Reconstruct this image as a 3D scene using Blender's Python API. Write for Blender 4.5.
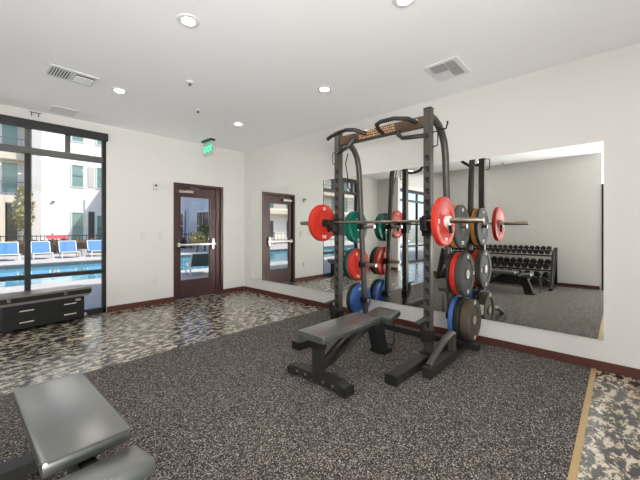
import bpy, bmesh, math, random
from mathutils import Vector, Matrix
random.seed(7)
S = bpy.context.scene
C = S.collection
PI = math.pi
R = math.radians
for o in list(bpy.data.objects): bpy.data.objects.remove(o)

# ---------------------------------------------------------------- camera
CAMH = 1.27
cam_d = bpy.data.cameras.new('camera'); cam = bpy.data.objects.new('camera', cam_d); C.objects.link(cam)
cam.location = (0, 0, CAMH)
cam.rotation_euler = (R(90), 0, -math.atan(346/323))
cam_d.sensor_fit = 'HORIZONTAL'; cam_d.sensor_width = 36
cam_d.lens = 36*323/640
cam_d.shift_y = -11/640
cam_d.clip_start = 0.02; cam_d.clip_end = 300
S.camera = cam

# ---------------------------------------------------------------- world, sun, exposure
w = bpy.data.worlds.new('world'); S.world = w; w.use_nodes = True
nt = w.node_tree; nt.nodes.clear()
sky = nt.nodes.new('ShaderNodeTexSky'); sky.sky_type = 'NISHITA'
sky.sun_disc = False; sky.sun_elevation = R(50); sky.sun_rotation = R(135); sky.air_density = 0.8; sky.dust_density = 1.5
bg = nt.nodes.new('ShaderNodeBackground'); bg.inputs['Strength'].default_value = 0.36
wo = nt.nodes.new('ShaderNodeOutputWorld')
nt.links.new(sky.outputs[0], bg.inputs[0]); nt.links.new(bg.outputs[0], wo.inputs[0])
sun_d = bpy.data.lights.new('sun', 'SUN'); sun_d.energy = 7.0; sun_d.angle = R(0.6); sun_d.color = (1, .95, .88)
sun = bpy.data.objects.new('sun', sun_d); C.objects.link(sun)
sun.rotation_euler = Vector((-1, 1, -1.72)).to_track_quat('-Z', 'Y').to_euler(); sun.location = (12, -8, 20)
def added_fill_light(loc, rot, sx, sy, power, spread=180, aim=None):
    d = bpy.data.lights.new('added_fill_light', 'AREA'); d.shape = 'RECTANGLE'; d.size = sx; d.size_y = sy; d.energy = power; d.color = (1, .97, .96)
    o = bpy.data.objects.new('added_fill_light', d); C.objects.link(o); o.location = loc; o.rotation_euler = rot; d.spread = R(spread)
    if aim: o.rotation_euler = (Vector(aim)-Vector(loc)).to_track_quat('-Z', 'Y').to_euler()
added_fill_light((-3.3, -2.75, .95), (R(150), 0, 0), 6.4, 2.2, 800)  # unseen area light added behind the camera to brighten ceiling and walls
added_fill_light((-1.3, -2.75, .8), (0, 0, 0), 2.4, 1.5, 98, 85, (1.0, 3.9, 3.1))      # added fill through the made-up back glazing, aimed at the ceiling
added_fill_light((-7.6, 2.2, 1.0), (R(155), 0, R(-90)), 3.6, 2.2, 600)       # added fill through the made-up far glazing, facing +X
LAMP = 225.0          # radiance of the recessed lamp lenses
S.view_settings.view_transform = 'Standard'; S.view_settings.look = 'None'
S.view_settings.gamma = 1.0; S.view_settings.use_curve_mapping = False
S.view_settings.exposure = 0.0

# ---------------------------------------------------------------- room numbers
W = 3.843; L = 5.738; CEIL = 2.85; LX = -1.20; BACK = -2.2; FAR = -7.0

# ---------------------------------------------------------------- materials
def mat(name, col, rough=.5, metal=0., spec=.5, emit=None, es=0., coat=0., trans=0., ior=None):
    m = bpy.data.materials.new(name); m.use_nodes = True
    b = m.node_tree.nodes['Principled BSDF']
    b.inputs['Base Color'].default_value = (*col, 1)
    b.inputs['Roughness'].default_value = rough
    b.inputs['Metallic'].default_value = metal
    b.inputs['Specular IOR Level'].default_value = spec
    b.inputs['Coat Weight'].default_value = coat
    b.inputs['Transmission Weight'].default_value = trans
    if ior: b.inputs['IOR'].default_value = ior
    if emit: b.inputs['Emission Color'].default_value = (*emit, 1); b.inputs['Emission Strength'].default_value = es
    return m
def nodes(m): return m.node_tree, m.node_tree.nodes['Principled BSDF']
def add_noise(m, amount=.06, scale=40, bump=0., dist=.002):
    t, b = nodes(m)
    tc = t.nodes.new('ShaderNodeTexCoord'); n = t.nodes.new('ShaderNodeTexNoise'); n.inputs['Scale'].default_value = scale
    n.inputs['Detail'].default_value = 4
    t.links.new(tc.outputs['Object'], n.inputs['Vector'])
    col = b.inputs['Base Color'].default_value[:]
    mx = t.nodes.new('ShaderNodeMix'); mx.data_type = 'RGBA'
    mx.inputs[6].default_value = tuple(c*(1-amount) for c in col[:3])+(1,)
    mx.inputs[7].default_value = tuple(min(1, c*(1+amount)) for c in col[:3])+(1,)
    t.links.new(n.outputs['Fac'], mx.inputs[0]); t.links.new(mx.outputs[2], b.inputs['Base Color'])
    if bump:
        bp = t.nodes.new('ShaderNodeBump'); bp.inputs['Strength'].default_value = bump; bp.inputs['Distance'].default_value = dist
        t.links.new(n.outputs['Fac'], bp.inputs['Height']); t.links.new(bp.outputs[0], b.inputs['Normal'])
    return m
M = {}
M['wall'] = add_noise(mat('painted_wall', (.635, .615, .592), .7, spec=.3), .012, 3, .05, .001)
M['ceil'] = add_noise(mat('ceiling_paint', (.945, .94, .955), .85, spec=.2), .01, 3)
M['base'] = add_noise(mat('brown_baseboard', (.085, .028, .018), .5, spec=.35), .12, 12)
M['trim'] = add_noise(mat('tan_strip', (.42, .29, .13), .4), .1, 20)
M['black_frame'] = add_noise(mat('dark_bronze_frame', (.016, .015, .015), .5, 0, .3), .1, 8)
M['shade'] = mat('black_shade_box', (.012, .012, .013), .5)
M['grey_frame'] = mat('grey_transom_frame', (.09, .088, .085), .4, .4)
M['door'] = add_noise(mat('brown_door_metal', (.062, .028, .026), .4, .2), .08, 6)
M['rack'] = add_noise(mat('gunmetal_paint', (.068, .060, .052), .42, .3), .12, 30)
M['beam'] = add_noise(mat('bronze_crossbeam', (.12, .078, .054), .33, .6), .15, 25)
M['black'] = add_noise(mat('black_plastic', (.011, .011, .011), .5, spec=.35), .2, 30)
M['blackgloss'] = mat('black_powder_coat', (.02, .02, .021), .3)
M['darkgrey'] = add_noise(mat('dark_grey_paint', (.022, .021, .019), .42, .1, .4), .12, 25)
M['slot'] = mat('slot_shadow_black', (.004, .004, .004), .8)
M['vinyl'] = add_noise(mat('black_vinyl', (.042, .047, .041), .34, spec=1.0, coat=1.0), .25, 90, .12, .0015)
nodes(M['vinyl'])[1].inputs['Coat Roughness'].default_value = .3; nodes(M['vinyl'])[1].inputs['Coat IOR'].default_value = 1.9
M['piping'] = mat('vinyl_piping', (.05, .05, .048), .3, spec=.8)
M['steel'] = mat('brushed_steel', (.50, .46, .42), .3, 1)
M['barsteel'] = mat('dark_bar_steel', (.36, .29, .24), .3, 1)
M['chrome'] = mat('chrome', (.75, .75, .74), .15, 1)
M['whitepl'] = mat('white_plastic', (.75, .74, .72), .45)
M['whitemark'] = mat('white_lettering', (.75, .73, .7), .5)
M['gold'] = mat('gold_lettering', (.75, .47, .24), .4, .3)
M['greyplate'] = add_noise(mat('grey_stone_rubber', (.06, .058, .053), .6, spec=.3), .35, 160, .3, .001)
M['blackplate'] = add_noise(mat('black_rubber', (.016, .015, .014), .55, spec=.35), .3, 90)
M['wornplate'] = add_noise(mat('worn_brown_rubber', (.075, .056, .04), .6, spec=.3), .3, 60)
M['redplate'] = add_noise(mat('red_rubber', (.50, .026, .014), .42, spec=.35), .08, 40)
M['greenplate'] = add_noise(mat('green_rubber', (.0, .125, .085), .42, spec=.35), .08, 40)
M['blueplate'] = add_noise(mat('blue_rubber', (.04, .11, .33), .42, spec=.35), .08, 40)
M['yellowplate'] = add_noise(mat('orange_yellow_rubber', (.62, .26, .05), .42, spec=.35), .08, 40)
M['plate_paint'] = mat('off_white_plastic', (.60, .575, .55), .5, spec=.3)
M['lens'] = mat('lamp_lens', (1, 1, 1), .5, emit=(1, .935, .86), es=LAMP)
M['exit_green'] = mat('exit_letters_green', (.02, .5, .25), .5, emit=(.08, .85, .5), es=1.1)
M['exit_plate'] = mat('exit_panel_clear', (.45, .62, .55), .2, trans=.3, emit=(.2, .5, .4), es=.10)
M['ventwhite'] = mat('vent_white', (.8, .8, .8), .5)
M['ventgrey'] = mat('vent_grey', (.10, .10, .105), .6)
M['tan_insert'] = mat('tan_recess', (.55, .5, .42), .4)
M['lid'] = add_noise(mat('bench_lid_grey', (.16, .15, .13), .3, spec=.8), .15, 20)
M['siding'] = None
M['deck'] = add_noise(mat('pool_deck_concrete', (.42, .39, .38), .8), .15, 1.5)
M['coping'] = mat('dark_coping', (.06, .08, .1), .5)
M['water'] = mat('pool_water', (.10, .34, .46), .06, spec=.8)
add_noise(M['water'], .2, 1.2, .25, .05)
M['sling'] = mat('blue_sling', (.035, .155, .42), .6)
M['greysling'] = mat('grey_sling', (.07, .09, .095), .6)
M['whitemetal'] = mat('white_metal', (.7, .7, .7), .4)
M['fence'] = mat('fence_black', (.02, .02, .02), .5)
M['winglass'] = mat('outside_window_glass', (.16, .27, .22), .15, spec=.7)
M['shutter'] = mat('grey_shutter', (.52, .48, .45), .7)
M['leaf'] = add_noise(mat('leaf_green', (.07, .11, .03), .6), .4, 5)
M['yleaf'] = add_noise(mat('leaf_yellow', (.28, .24, .08), .6), .4, 5)
M['bark'] = add_noise(mat('bark', (.1, .06, .035), .8), .3, 10)
M['hedge'] = add_noise(mat('hedge_brown', (.07, .04, .025), .8), .5, 6)
M['beige'] = mat('beige_stucco', (.55, .48, .38), .8)
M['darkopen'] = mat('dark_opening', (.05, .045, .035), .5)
M['red'] = mat('red_cloth', (.6, .08, .1), .7)
M['pot'] = mat('grey_planter', (.45, .43, .42), .6)

def siding_mat(name, c):
    m = mat(name, c, .7); t, b = nodes(m)
    tc = t.nodes.new('ShaderNodeTexCoord'); sp = t.nodes.new('ShaderNodeSeparateXYZ'); t.links.new(tc.outputs['Object'], sp.inputs[0])
    mu = t.nodes.new('ShaderNodeMath'); mu.operation = 'MULTIPLY'; mu.inputs[1].default_value = 1/.24; t.links.new(sp.outputs['Z'], mu.inputs[0])
    fr = t.nodes.new('ShaderNodeMath'); fr.operation = 'FRACT'; t.links.new(mu.outputs[0], fr.inputs[0])
    bp = t.nodes.new('ShaderNodeBump'); bp.inputs['Strength'].default_value = .8; bp.inputs['Distance'].default_value = .03; bp.invert = True
    t.links.new(fr.outputs[0], bp.inputs['Height']); t.links.new(bp.outputs[0], b.inputs['Normal'])
    return m
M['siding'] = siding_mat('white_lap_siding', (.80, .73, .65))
M['shadesiding'] = siding_mat('shade_tinted_lap_siding', (.50, .52, .60))  # siding copy with the blue light of the shade mixed into its colour

# patterned floor
def patterned():
    m = mat('distressed_pattern_floor', (.3, .28, .25), .24, spec=.7, coat=.25); t, b = nodes(m); N = t.nodes; K = t.links.new
    b.inputs['Coat Roughness'].default_value = .22; b.inputs['Coat IOR'].default_value = 1.65
    tc = N.new('ShaderNodeTexCoord')
    mp = N.new('ShaderNodeMapping'); mp.inputs['Scale'].default_value = (7.0, 12.0, 1); mp.inputs['Rotation'].default_value = (0, 0, R(12)); K(tc.outputs['Object'], mp.inputs['Vector'])
    n1 = N.new('ShaderNodeTexNoise'); n1.inputs['Scale'].default_value = 1.5; n1.inputs['Detail'].default_value = 9; n1.inputs['Roughness'].default_value = .72; n1.inputs['Distortion'].default_value = .35
    K(mp.outputs[0], n1.inputs['Vector'])
    r1 = N.new('ShaderNodeValToRGB'); cr = r1.color_ramp; cr.interpolation = 'LINEAR'
    cr.elements[0].position = .455; cr.elements[0].color = (.012, .012, .014, 1)
    cr.elements[1].position = .50; cr.elements[1].color = (.10, .09, .075, 1)
    e = cr.elements.new(.53); e.color = (.46, .40, .29, 1)
    e = cr.elements.new(.60); e.color = (.55, .50, .41, 1)
    K(n1.outputs['Fac'], r1.inputs['Fac'])
    n2 = N.new('ShaderNodeTexNoise'); n2.inputs['Scale'].default_value = 6; n2.inputs['Detail'].default_value = 6; K(tc.outputs['Object'], n2.inputs['Vector'])
    r2 = N.new('ShaderNodeValToRGB'); r2.color_ramp.elements[0].position = .60; r2.color_ramp.elements[1].position = .67; K(n2.outputs['Fac'], r2.inputs['Fac'])
    mx = N.new('ShaderNodeMix'); mx.data_type = 'RGBA'; mx.blend_type = 'MULTIPLY'; mx.inputs[7].default_value = (.95, .72, .36, 1)
    K(r2.outputs[0], mx.inputs[0]); K(r1.outputs[0], mx.inputs[6]); K(mx.outputs[2], b.inputs['Base Color'])
    return m
M['pattern'] = patterned()
def rubber():
    m = mat('speckled_rubber', (.1, .1, .1), .8, spec=.2); t, b = nodes(m); N = t.nodes; K = t.links.new
    tc = N.new('ShaderNodeTexCoord')
    v = N.new('ShaderNodeTexVoronoi'); v.inputs['Scale'].default_value = 195; K(tc.outputs['Object'], v.inputs['Vector'])
    sx = N.new('ShaderNodeSeparateColor'); K(v.outputs['Color'], sx.inputs[0])
    r1 = N.new('ShaderNodeValToRGB'); cr = r1.color_ramp; cr.interpolation = 'CONSTANT'
    cr.elements[0].position = 0; cr.elements[0].color = (.026, .024, .023, 1)
    cr.elements[1].position = .42; cr.elements[1].color = (.062, .052, .048, 1)
    for p, c in ((.62, (.125, .108, .10)), (.79, (.26, .235, .215)), (.93, (.47, .43, .40))):
        e = cr.elements.new(p); e.color = (*c, 1)
    K(sx.outputs[0], r1.inputs['Fac']); K(r1.outputs[0], b.inputs['Base Color'])
    bp = N.new('ShaderNodeBump'); bp.inputs['Strength'].default_value = .4; bp.inputs['Distance'].default_value = .003
    K(sx.outputs[1], bp.inputs['Height']); K(bp.outputs[0], b.inputs['Normal'])
    return m
M['rubber'] = rubber()
mir = mat('mirror_silvering', (.83, .84, .81), .0, 1.0); M['mirror'] = mir
def glass():
    m = bpy.data.materials.new('clear_pane'); m.use_nodes = True; t = m.node_tree; t.nodes.clear()
    o = t.nodes.new('ShaderNodeOutputMaterial'); tr = t.nodes.new('ShaderNodeBsdfTransparent'); gl = t.nodes.new('ShaderNodeBsdfGlossy')
    tr.inputs[0].default_value = (.93, .95, .94, 1); gl.inputs['Roughness'].default_value = 0.0
    lw = t.nodes.new('ShaderNodeLayerWeight'); lw.inputs['Blend'].default_value = .5
    pw = t.nodes.new('ShaderNodeMath'); pw.operation = 'POWER'; pw.inputs[1].default_value = 5; t.links.new(lw.outputs['Facing'], pw.inputs[0])
    ml = t.nodes.new('ShaderNodeMath'); ml.operation = 'MULTIPLY_ADD'; ml.inputs[1].default_value = .96; ml.inputs[2].default_value = .035; t.links.new(pw.outputs[0], ml.inputs[0])
    mx = t.nodes.new('ShaderNodeMixShader'); t.links.new(ml.outputs[0], mx.inputs[0]); t.links.new(tr.outputs[0], mx.inputs[1]); t.links.new(gl.outputs[0], mx.inputs[2])
    t.links.new(mx.outputs[0], o.inputs[0]); return m
M['glass'] = glass()

# ---------------------------------------------------------------- mesh helpers
def rot_z(a): return Matrix.Rotation(a, 4, 'Z')
class MB:
    def __init__(s): s.bm = bmesh.new()
    def box(s, x0, x1, y0, y1, z0, z1, bev=0, mx=None):
        r = bmesh.ops.create_cube(s.bm, size=1); vs = r['verts']
        c = Vector(((x0+x1)/2, (y0+y1)/2, (z0+z1)/2)); d = (abs(x1-x0), abs(y1-y0), abs(z1-z0))
        for v in vs: v.co = Vector((v.co.x*d[0], v.co.y*d[1], v.co.z*d[2])) + c
        if bev:
            es = list({e for v in vs for e in v.link_edges})
            rb = bmesh.ops.bevel(s.bm, geom=es, offset=min(bev, min(d)*.45), segments=2, affect='EDGES', profile=.6)
            vs = list({v for f in rb['faces'] for v in f.verts} | {v for v in vs if v.is_valid})
        if mx is not None:
            for v in vs: v.co = mx @ v.co
        return s
    def beam(s, a, b, wd, ht, up=(0, 0, 1), bev=.004):
        a = Vector(a); b = Vector(b); d = (b-a); ln = d.length; d.normalize(); up = Vector(up)
        sd = d.cross(up).normalized(); u2 = sd.cross(d).normalized()
        m = Matrix((( d.x, sd.x, u2.x, (a.x+b.x)/2), (d.y, sd.y, u2.y, (a.y+b.y)/2), (d.z, sd.z, u2.z, (a.z+b.z)/2), (0, 0, 0, 1)))
        return s.box(-ln/2, ln/2, -wd/2, wd/2, -ht/2, ht/2, bev, m)
    def tube(s, pts, r, n=10, flat=1.0, caps=True):
        pts = [Vector(p) for p in pts]; rings = []
        prev = None
        for i, p in enumerate(pts):
            if i == 0: t = pts[1]-p
            elif i == len(pts)-1: t = p-pts[i-1]
            else: t = (pts[i+1]-p).normalized() + (p-pts[i-1]).normalized()
            t.normalize()
            if prev is None:
                ref = Vector((0, 0, 1)) if abs(t.z) < .9 else Vector((0, 1, 0))
                u = t.cross(ref).normalized()
            else:
                u = (prev - t*prev.dot(t)).normalized()
            prev = u; v = t.cross(u)
            rr = r[i] if isinstance(r, (list, tuple)) else r
            rings.append([s.bm.verts.new(p + u*math.cos(2*PI*k/n)*rr*flat + v*math.sin(2*PI*k/n)*rr) for k in range(n)])
        for a, b in zip(rings, rings[1:]):
            for k in range(n): s.bm.faces.new((a[k], a[(k+1) % n], b[(k+1) % n], b[k]))
        if caps: s.bm.faces.new(rings[0][::-1]); s.bm.faces.new(rings[-1])
        return s
    def lathe(s, prof, axis='Z', c=(0, 0, 0), n=32):
        # prof: (radius, height) list
        c = Vector(c); rings = []
        for r, h in prof:
            ring = []
            for k in range(n):
                a = 2*PI*k/n; x, y = r*math.cos(a), r*math.sin(a)
                if axis == 'Z': p = Vector((x, y, h))
                elif axis == 'Y': p = Vector((x, h, -y))
                else: p = Vector((h, x, y))
                ring.append(s.bm.verts.new(p+c))
            rings.append(ring)
        for a, b in zip(rings, rings[1:]):
            for k in range(n): s.bm.faces.new((a[k], a[(k+1) % n], b[(k+1) % n], b[k]))
        for ring, fl in ((rings[0], True), (rings[-1], False)):
            try: s.bm.faces.new(ring[::-1] if fl else ring)
            except ValueError: pass
        return s
    def prism(s, poly, axis, a, b):
        # poly in the two other axes (x->(y,z), y->(x,z), z->(x,y))
        def P(u, v, t):
            return {'x': (t, u, v), 'y': (u, t, v), 'z': (u, v, t)}[axis]
        A = [s.bm.verts.new(P(u, v, a)) for u, v in poly]; B = [s.bm.verts.new(P(u, v, b)) for u, v in poly]
        n = len(poly)
        for k in range(n): s.bm.faces.new((A[k], A[(k+1) % n], B[(k+1) % n], B[k]))
        s.bm.faces.new(A[::-1]); s.bm.faces.new(B); return s
    def blob(s, c, r, seed=0, amp=.25, sub=2, sc=(1, 1, 1)):
        rr = random.Random(seed)
        q = bmesh.ops.create_icosphere(s.bm, subdivisions=sub, radius=1)
        for v in q['verts']:
            k = r*(1+rr.uniform(-amp, amp)); v.co = Vector((v.co.x*k*sc[0], v.co.y*k*sc[1], v.co.z*k*sc[2])) + Vector(c)
        return s
    def build(s, name, m, parent=None, smooth=False):
        bmesh.ops.recalc_face_normals(s.bm, faces=s.bm.faces)
        me = bpy.data.meshes.new(name); s.bm.to_mesh(me); s.bm.free()
        o = bpy.data.objects.new(name, me); C.objects.link(o); me.materials.append(m)
        if smooth:
            for p in me.polygons: p.use_smooth = True
            try: me.set_sharp_from_angle(angle=R(35))
            except Exception: pass
        if parent is not None: o.parent = parent
        return o
def tag(o, label, cat, group=None, kind=None):
    o['label'] = label; o['category'] = cat
    if group: o['group'] = group
    if kind: o['kind'] = kind
    return o
def thing(name, label, cat, loc=(0, 0, 0), rz=0, group=None):
    o = bpy.data.objects.new(name, None); C.objects.link(o); o.location = loc; o.rotation_euler = (0, 0, rz)
    o.empty_display_size = .1
    return tag(o, label, cat, group)
def struct(o): o['kind'] = 'structure'; return o
def dup(root, loc, rz=0, label=None, group=None, mats=None):
    r = root.copy(); C.objects.link(r); r.location = loc; r.rotation_euler = (0, 0, rz)
    if label: r['label'] = label
    if group: r['group'] = group
    for ch in list(root.children):
        c = ch.copy(); C.objects.link(c); c.parent = r
        for g in list(ch.children):
            d = g.copy(); C.objects.link(d); d.parent = c
    return r
def text_mesh(txt, size, name, m, parent, mx, depth=.002, bold=False):
    cu = bpy.data.curves.new(name, 'FONT'); cu.body = txt; cu.size = size; cu.extrude = depth; cu.align_x = 'CENTER'; cu.align_y = 'CENTER'
    if bold: cu.offset = size*.02
    t = bpy.data.objects.new(name, cu); C.objects.link(t)
    dg = bpy.context.evaluated_depsgraph_get(); me = bpy.data.meshes.new_from_object(t.evaluated_get(dg))
    bpy.data.objects.remove(t); me.transform(mx); me.name = name; me.materials.clear(); me.materials.append(m)
    o = bpy.data.objects.new(name, me); C.objects.link(o); o.parent = parent
    return o

# ================================================================ STRUCTURE
struct(MB().box(FAR-.1, W+.15, BACK-.1, L+.16, -.12, 0).build('floor', M['pattern']))
struct(MB().box(LX+.02, W-.012, .20, 3.44, 0.0, .008).build('floor_rubber', M['rubber']))
struct(MB().box(LX+.02, W-.012, .165, .20, 0.0, .012, .004).build('trim_1', M['trim']))
struct(MB().box(FAR-.1, W+.15, BACK-.1, L+.16, CEIL, CEIL+.15).build('ceiling', M['ceil']))
struct(MB().box(W, W+.15, BACK-.1, L+.16, 0, CEIL).build('wall_right', M['wall']))
bw = MB(); bw.box(FAR-.1, -6.6, BACK-.1, BACK, 0, CEIL); bw.box(-6.6, W, BACK-.1, BACK, 2.7, CEIL); bw.box(3.6, W, BACK-.1, BACK, 0, 2.7)
struct(bw.build('wall_back', M['wall']))
fwl = MB(); fwl.box(FAR-.1, FAR, BACK, .6, 0, CEIL); fwl.box(FAR-.1, FAR, 3.9, L+.16, 0, CEIL); fwl.box(FAR-.1, FAR, .6, 3.9, 2.7, CEIL)
struct(fwl.build('wall_far_left', M['wall']))
lw = MB()
lw.box(LX-.14, LX, .30, 4.1, 0, CEIL)
lw.box(LX-.14, LX, 5.0, L, 0, CEIL)
struct(lw.build('wall_left', M['wall']))
struct(MB().box(LX-.15, LX+.01, .265, .30, 0, 2.2, .003).build('trim_2', M['black_frame']))
# window wall: openings for window_1 (X -.15..1.378), door_1 (X 2.385..3.347), window_2 (X -4.9..-2.4)
WX0, WX1, WZ = -.15, 1.378, 2.70
DX0, DX1, DZ = 2.385, 3.347, 2.09
VX0, VX1 = -4.9, -2.3
fw = MB()
fw.box(FAR, VX0, L, L+.16, 0, CEIL)
fw.box(VX0, VX1, L, L+.16, WZ, CEIL)
fw.box(VX1, WX0, L, L+.16, 0, CEIL)
fw.box(WX0, WX1, L, L+.16, WZ, CEIL)
fw.box(WX1, DX0, L, L+.16, 0, CEIL)
fw.box(DX0, DX1, L, L+.16, DZ, CEIL)
fw.box(DX1, W, L, L+.16, 0, CEIL)
struct(fw.build('wall_front', M['wall']))
BH = .085
struct(MB().box(W-.014, W, BACK, L-.014, 0, BH, .003).build('baseboard_right', M['base']))
b = MB(); b.box(WX1+.004, DX0-.004, L-.014, L, 0, BH, .003); b.box(DX1+.004, W-.015, L-.014, L, 0, BH, .003); b.box(LX, WX0-.004, L-.014, L, 0, BH, .003)
struct(b.build('baseboard_front', M['base']))
b = MB(); b.box(LX, LX+.014, .33, 4.1, .0, BH, .003); b.box(LX, LX+.014, 5.0, L-.02, 0, BH, .003)
struct(b.build('baseboard_left', M['base']))
for nm, ax in (('window_added_back', 'back'), ('window_added_far', 'far')):  # out-of-view glazing, made up to give the added fill lights an opening
    e = struct(bpy.data.objects.new(nm, None)); C.objects.link(e)
    f = MB(); g = MB()
    if ax == 'back':
        f.box(-6.6, 3.6, BACK-.08, BACK-.02, 0, .07); f.box(-6.6, 3.6, BACK-.08, BACK-.02, 2.64, 2.7)
        for k in range(8): f.box(-6.6+k*1.45-(.05 if k else 0), -6.55+k*1.45-(.05 if k == 7 else 0)+.0, BACK-.08, BACK-.02, .07, 2.64)
        g.box(-6.6, 3.6, BACK-.053, BACK-.047, .05, 2.66)
    else:
        f.box(FAR-.08, FAR-.02, .6, 3.9, 0, .07); f.box(FAR-.08, FAR-.02, .6, 3.9, 2.64, 2.7)
        for y in (.6, 1.68, 2.76, 3.85): f.box(FAR-.08, FAR-.02, y, y+.05, .07, 2.64)
        g.box(FAR-.053, FAR-.047, .6, 3.9, .05, 2.66)
    f.build('window_frame', M['black_frame'], e); g.build('window_pane', M['glass'], e)

def storefront(name, x0, x1, mulls, upper, y0=L+.02, y1=L+.10):
    e = bpy.data.objects.new(name, None); C.objects.link(e); e.location = ((x0+x1)/2, L, 0); e['kind'] = 'structure'
    inv = Matrix.Translation(-e.location)
    def put(mb, n, m, par=e):
        for v in mb.bm.verts: v.co = inv @ v.co
        return mb.build(n, m, par)
    f = MB(); f.box(x0, x0+.045, y0, y1, 0, WZ, .004); f.box(x1-.045, x1, y0, y1, 0, WZ, .004)
    f.box(x0, x1, y0, y1, 0, .075, .004); f.box(x0, x1, y0, y1, WZ-.06, WZ, .004)
    for m in mulls: f.box(m-.03, m+.03, y0, y1, .07, 2.31, .004)
    put(f, 'window_frame', M['black_frame'])
    put(MB().box(x0+.04, x1-.04, y0-.01, y1+.01, .60, .655, .004), 'window_rail', M['black_frame'])
    g = MB(); g.box(x0+.04, x1-.04, y0-.015, y1+.01, 2.275, 2.355, .004)
    for u in upper: g.box(u-.026, u+.026, y0, y1, 2.35, WZ-.05, .004)
    for m in mulls: g.box(m-.028, m+.028, y0+.001, y1, 2.35, WZ-.05, .004)
    put(g, 'transom', M['grey_frame'])
    put(MB().box(x0+.02, x1-.02, L+.055, L+.061, .04, WZ-.03), 'window_pane', M['glass'])
    put(MB().box(x0-.01, x1+.012, L-.05, L+.015, 2.60, 2.712, .006), 'shade_box', M['shade'])
    return e
storefront('window_1', WX0, WX1, [.488], [.915, .06])
storefront('window_2', VX0, VX1, [-4.05, -3.15], [])

# door_1
d = bpy.data.objects.new('door_1', None); C.objects.link(d); d.location = ((DX0+DX1)/2, L, 0); d['kind'] = 'structure'
inv = Matrix.Translation(-d.location)
def dput(mb, n, m, par=None, sm=False, lab=None):
    for v in mb.bm.verts: v.co = inv @ v.co
    o = mb.build(n, m, par or d, sm)
    if lab: o['label'] = lab
    return o
f = MB(); f.box(DX0, DX0+.05, L-.012, L+.15, 0, DZ, .003); f.box(DX1-.05, DX1, L-.012, L+.15, 0, DZ, .003); f.box(DX0+.05, DX1-.05, L-.012, L+.15, DZ-.05, DZ, .003)
f.box(DX0+.05, DX0+.065, L+.02, L+.15, 0, DZ-.05); f.box(DX1-.13, DX1-.05, L+.03, L+.15, 0, DZ-.05)
dput(f, 'door_frame', M['door'])
lx0, lx1 = DX0+.065, DX1-.13; ly0, ly1 = L+.05, L+.095
gx0, gx1, gz0, gz1 = lx0+.085, lx1-.125, .345, 1.85
lf = MB(); lf.box(lx0, gx0, ly0, ly1, .01, DZ-.055, .003); lf.box(gx1, lx1, ly0, ly1, .01, DZ-.055, .003)
lf.box(gx0, gx1, ly0, ly1, .01, gz0, .003); lf.box(gx0, gx1, ly0, ly1, gz1, DZ-.055, .003)
leaf = dput(lf, 'door_leaf', M['door'])
dput(MB().box(gx0, gx1, ly0+.018, ly0+.024, gz0, gz1), 'door_glass', M['glass'])
pb = MB(); pb.box(lx0+.01, lx1-.02, ly0-.06, ly0-.025, .965, 1.005, .008); pb.box(lx1-.1, lx1-.05, ly0-.05, ly0, .89, 1.09, .008); pb.box(lx0+.01, lx0+.06, ly0-.05, ly0, .95, 1.02, .006)
dput(pb, 'push_bar', M['steel'], None, False, 'brushed steel push bar')
cl = MB(); cl.box(lx0+.03, lx0+.3, ly0-.06, ly0, 1.915, 1.965, .006); cl.tube([(lx0+.17, ly0-.04, 1.97), (lx0+.45, ly0-.09, 1.995), (lx0+.25, ly0-.02, 2.03)], .01, 8)
dput(cl, 'door_closer', M['steel'], None, False, 'silver arm closer')
# far corridor door
fd = struct(bpy.data.objects.new('door_2', None)); C.objects.link(fd); fd.location = (FAR, .06, 0)
f = MB(); f.box(0, .03, -.5, -.44, 0, 2.1); f.box(0, .03, .44, .5, 0, 2.1); f.box(0, .03, -.44, .44, 2.04, 2.1); f.build('door_frame', M['black'], fd)
MB().box(.0, .02, -.44, .44, .01, 2.04).build('door_leaf', M['black'], fd)

# mirror panels
ys = [.115, 1.186, 2.257, 3.329, 4.400, 5.472]
mp_names = ['end panel by the patterned floor strip', 'panel behind the right weight plates', 'panel behind the middle of the power rack', 'panel behind the left weight plates', 'panel nearest the glass door']
for i in range(5):
    o = MB().box(W-.02, W-.001, ys[i]+.0015, ys[i+1]-.0015, .28, 2.05).build('wall_mirror', M['mirror'])
    tag(o, 'tall frameless wall mirror, ' + mp_names[i], 'mirror', 'mirror panels in one row along the right wall')

# ================================================================ CEILING THINGS
def downlight(loc, label, group):
    t = thing('recessed_downlight', label, 'light', (loc[0], loc[1], CEIL), 0, group)
    MB().lathe([(.047, -.006), (.047, -.001)], n=24).build('lamp_lens', M['lens'], t)
    MB().lathe([(.049, -.001), (.049, -.008), (.08, -.005), (.083, -.001)], n=28).build('trim_ring', M['ventwhite'], t, True)
    return t
dl = [(1.11, 2.40, 'round recessed downlight, the large one left of centre at the top'),
      (1.13, 4.18, 'round recessed downlight between the double air vent and the exit sign'),
      (2.70, 2.45, 'round recessed downlight right of centre, above the power rack'),
      (2.71, 4.21, 'round recessed downlight closest to the far corner and exit sign'),
      (2.02, 1.09, 'round recessed downlight cut by the top edge of the picture'),
      (-.46, 2.42, ''), (-.46, 4.19, ''), (.4, .6, ''), (2.7, -.9, ''), (.9, -.9, ''), (-.9, -.9, ''),
      (-3, .5, ''), (-3, 2.6, ''), (-3, 4.4, ''), (-5.3, .5, ''), (-5.3, 3, '')]
for x, y, lb in dl: downlight((x, y), lb or 'round recessed downlight out of view behind the camera or in the side room', 'recessed downlights in the ceiling' if lb else 'recessed downlights out of view')

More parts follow.
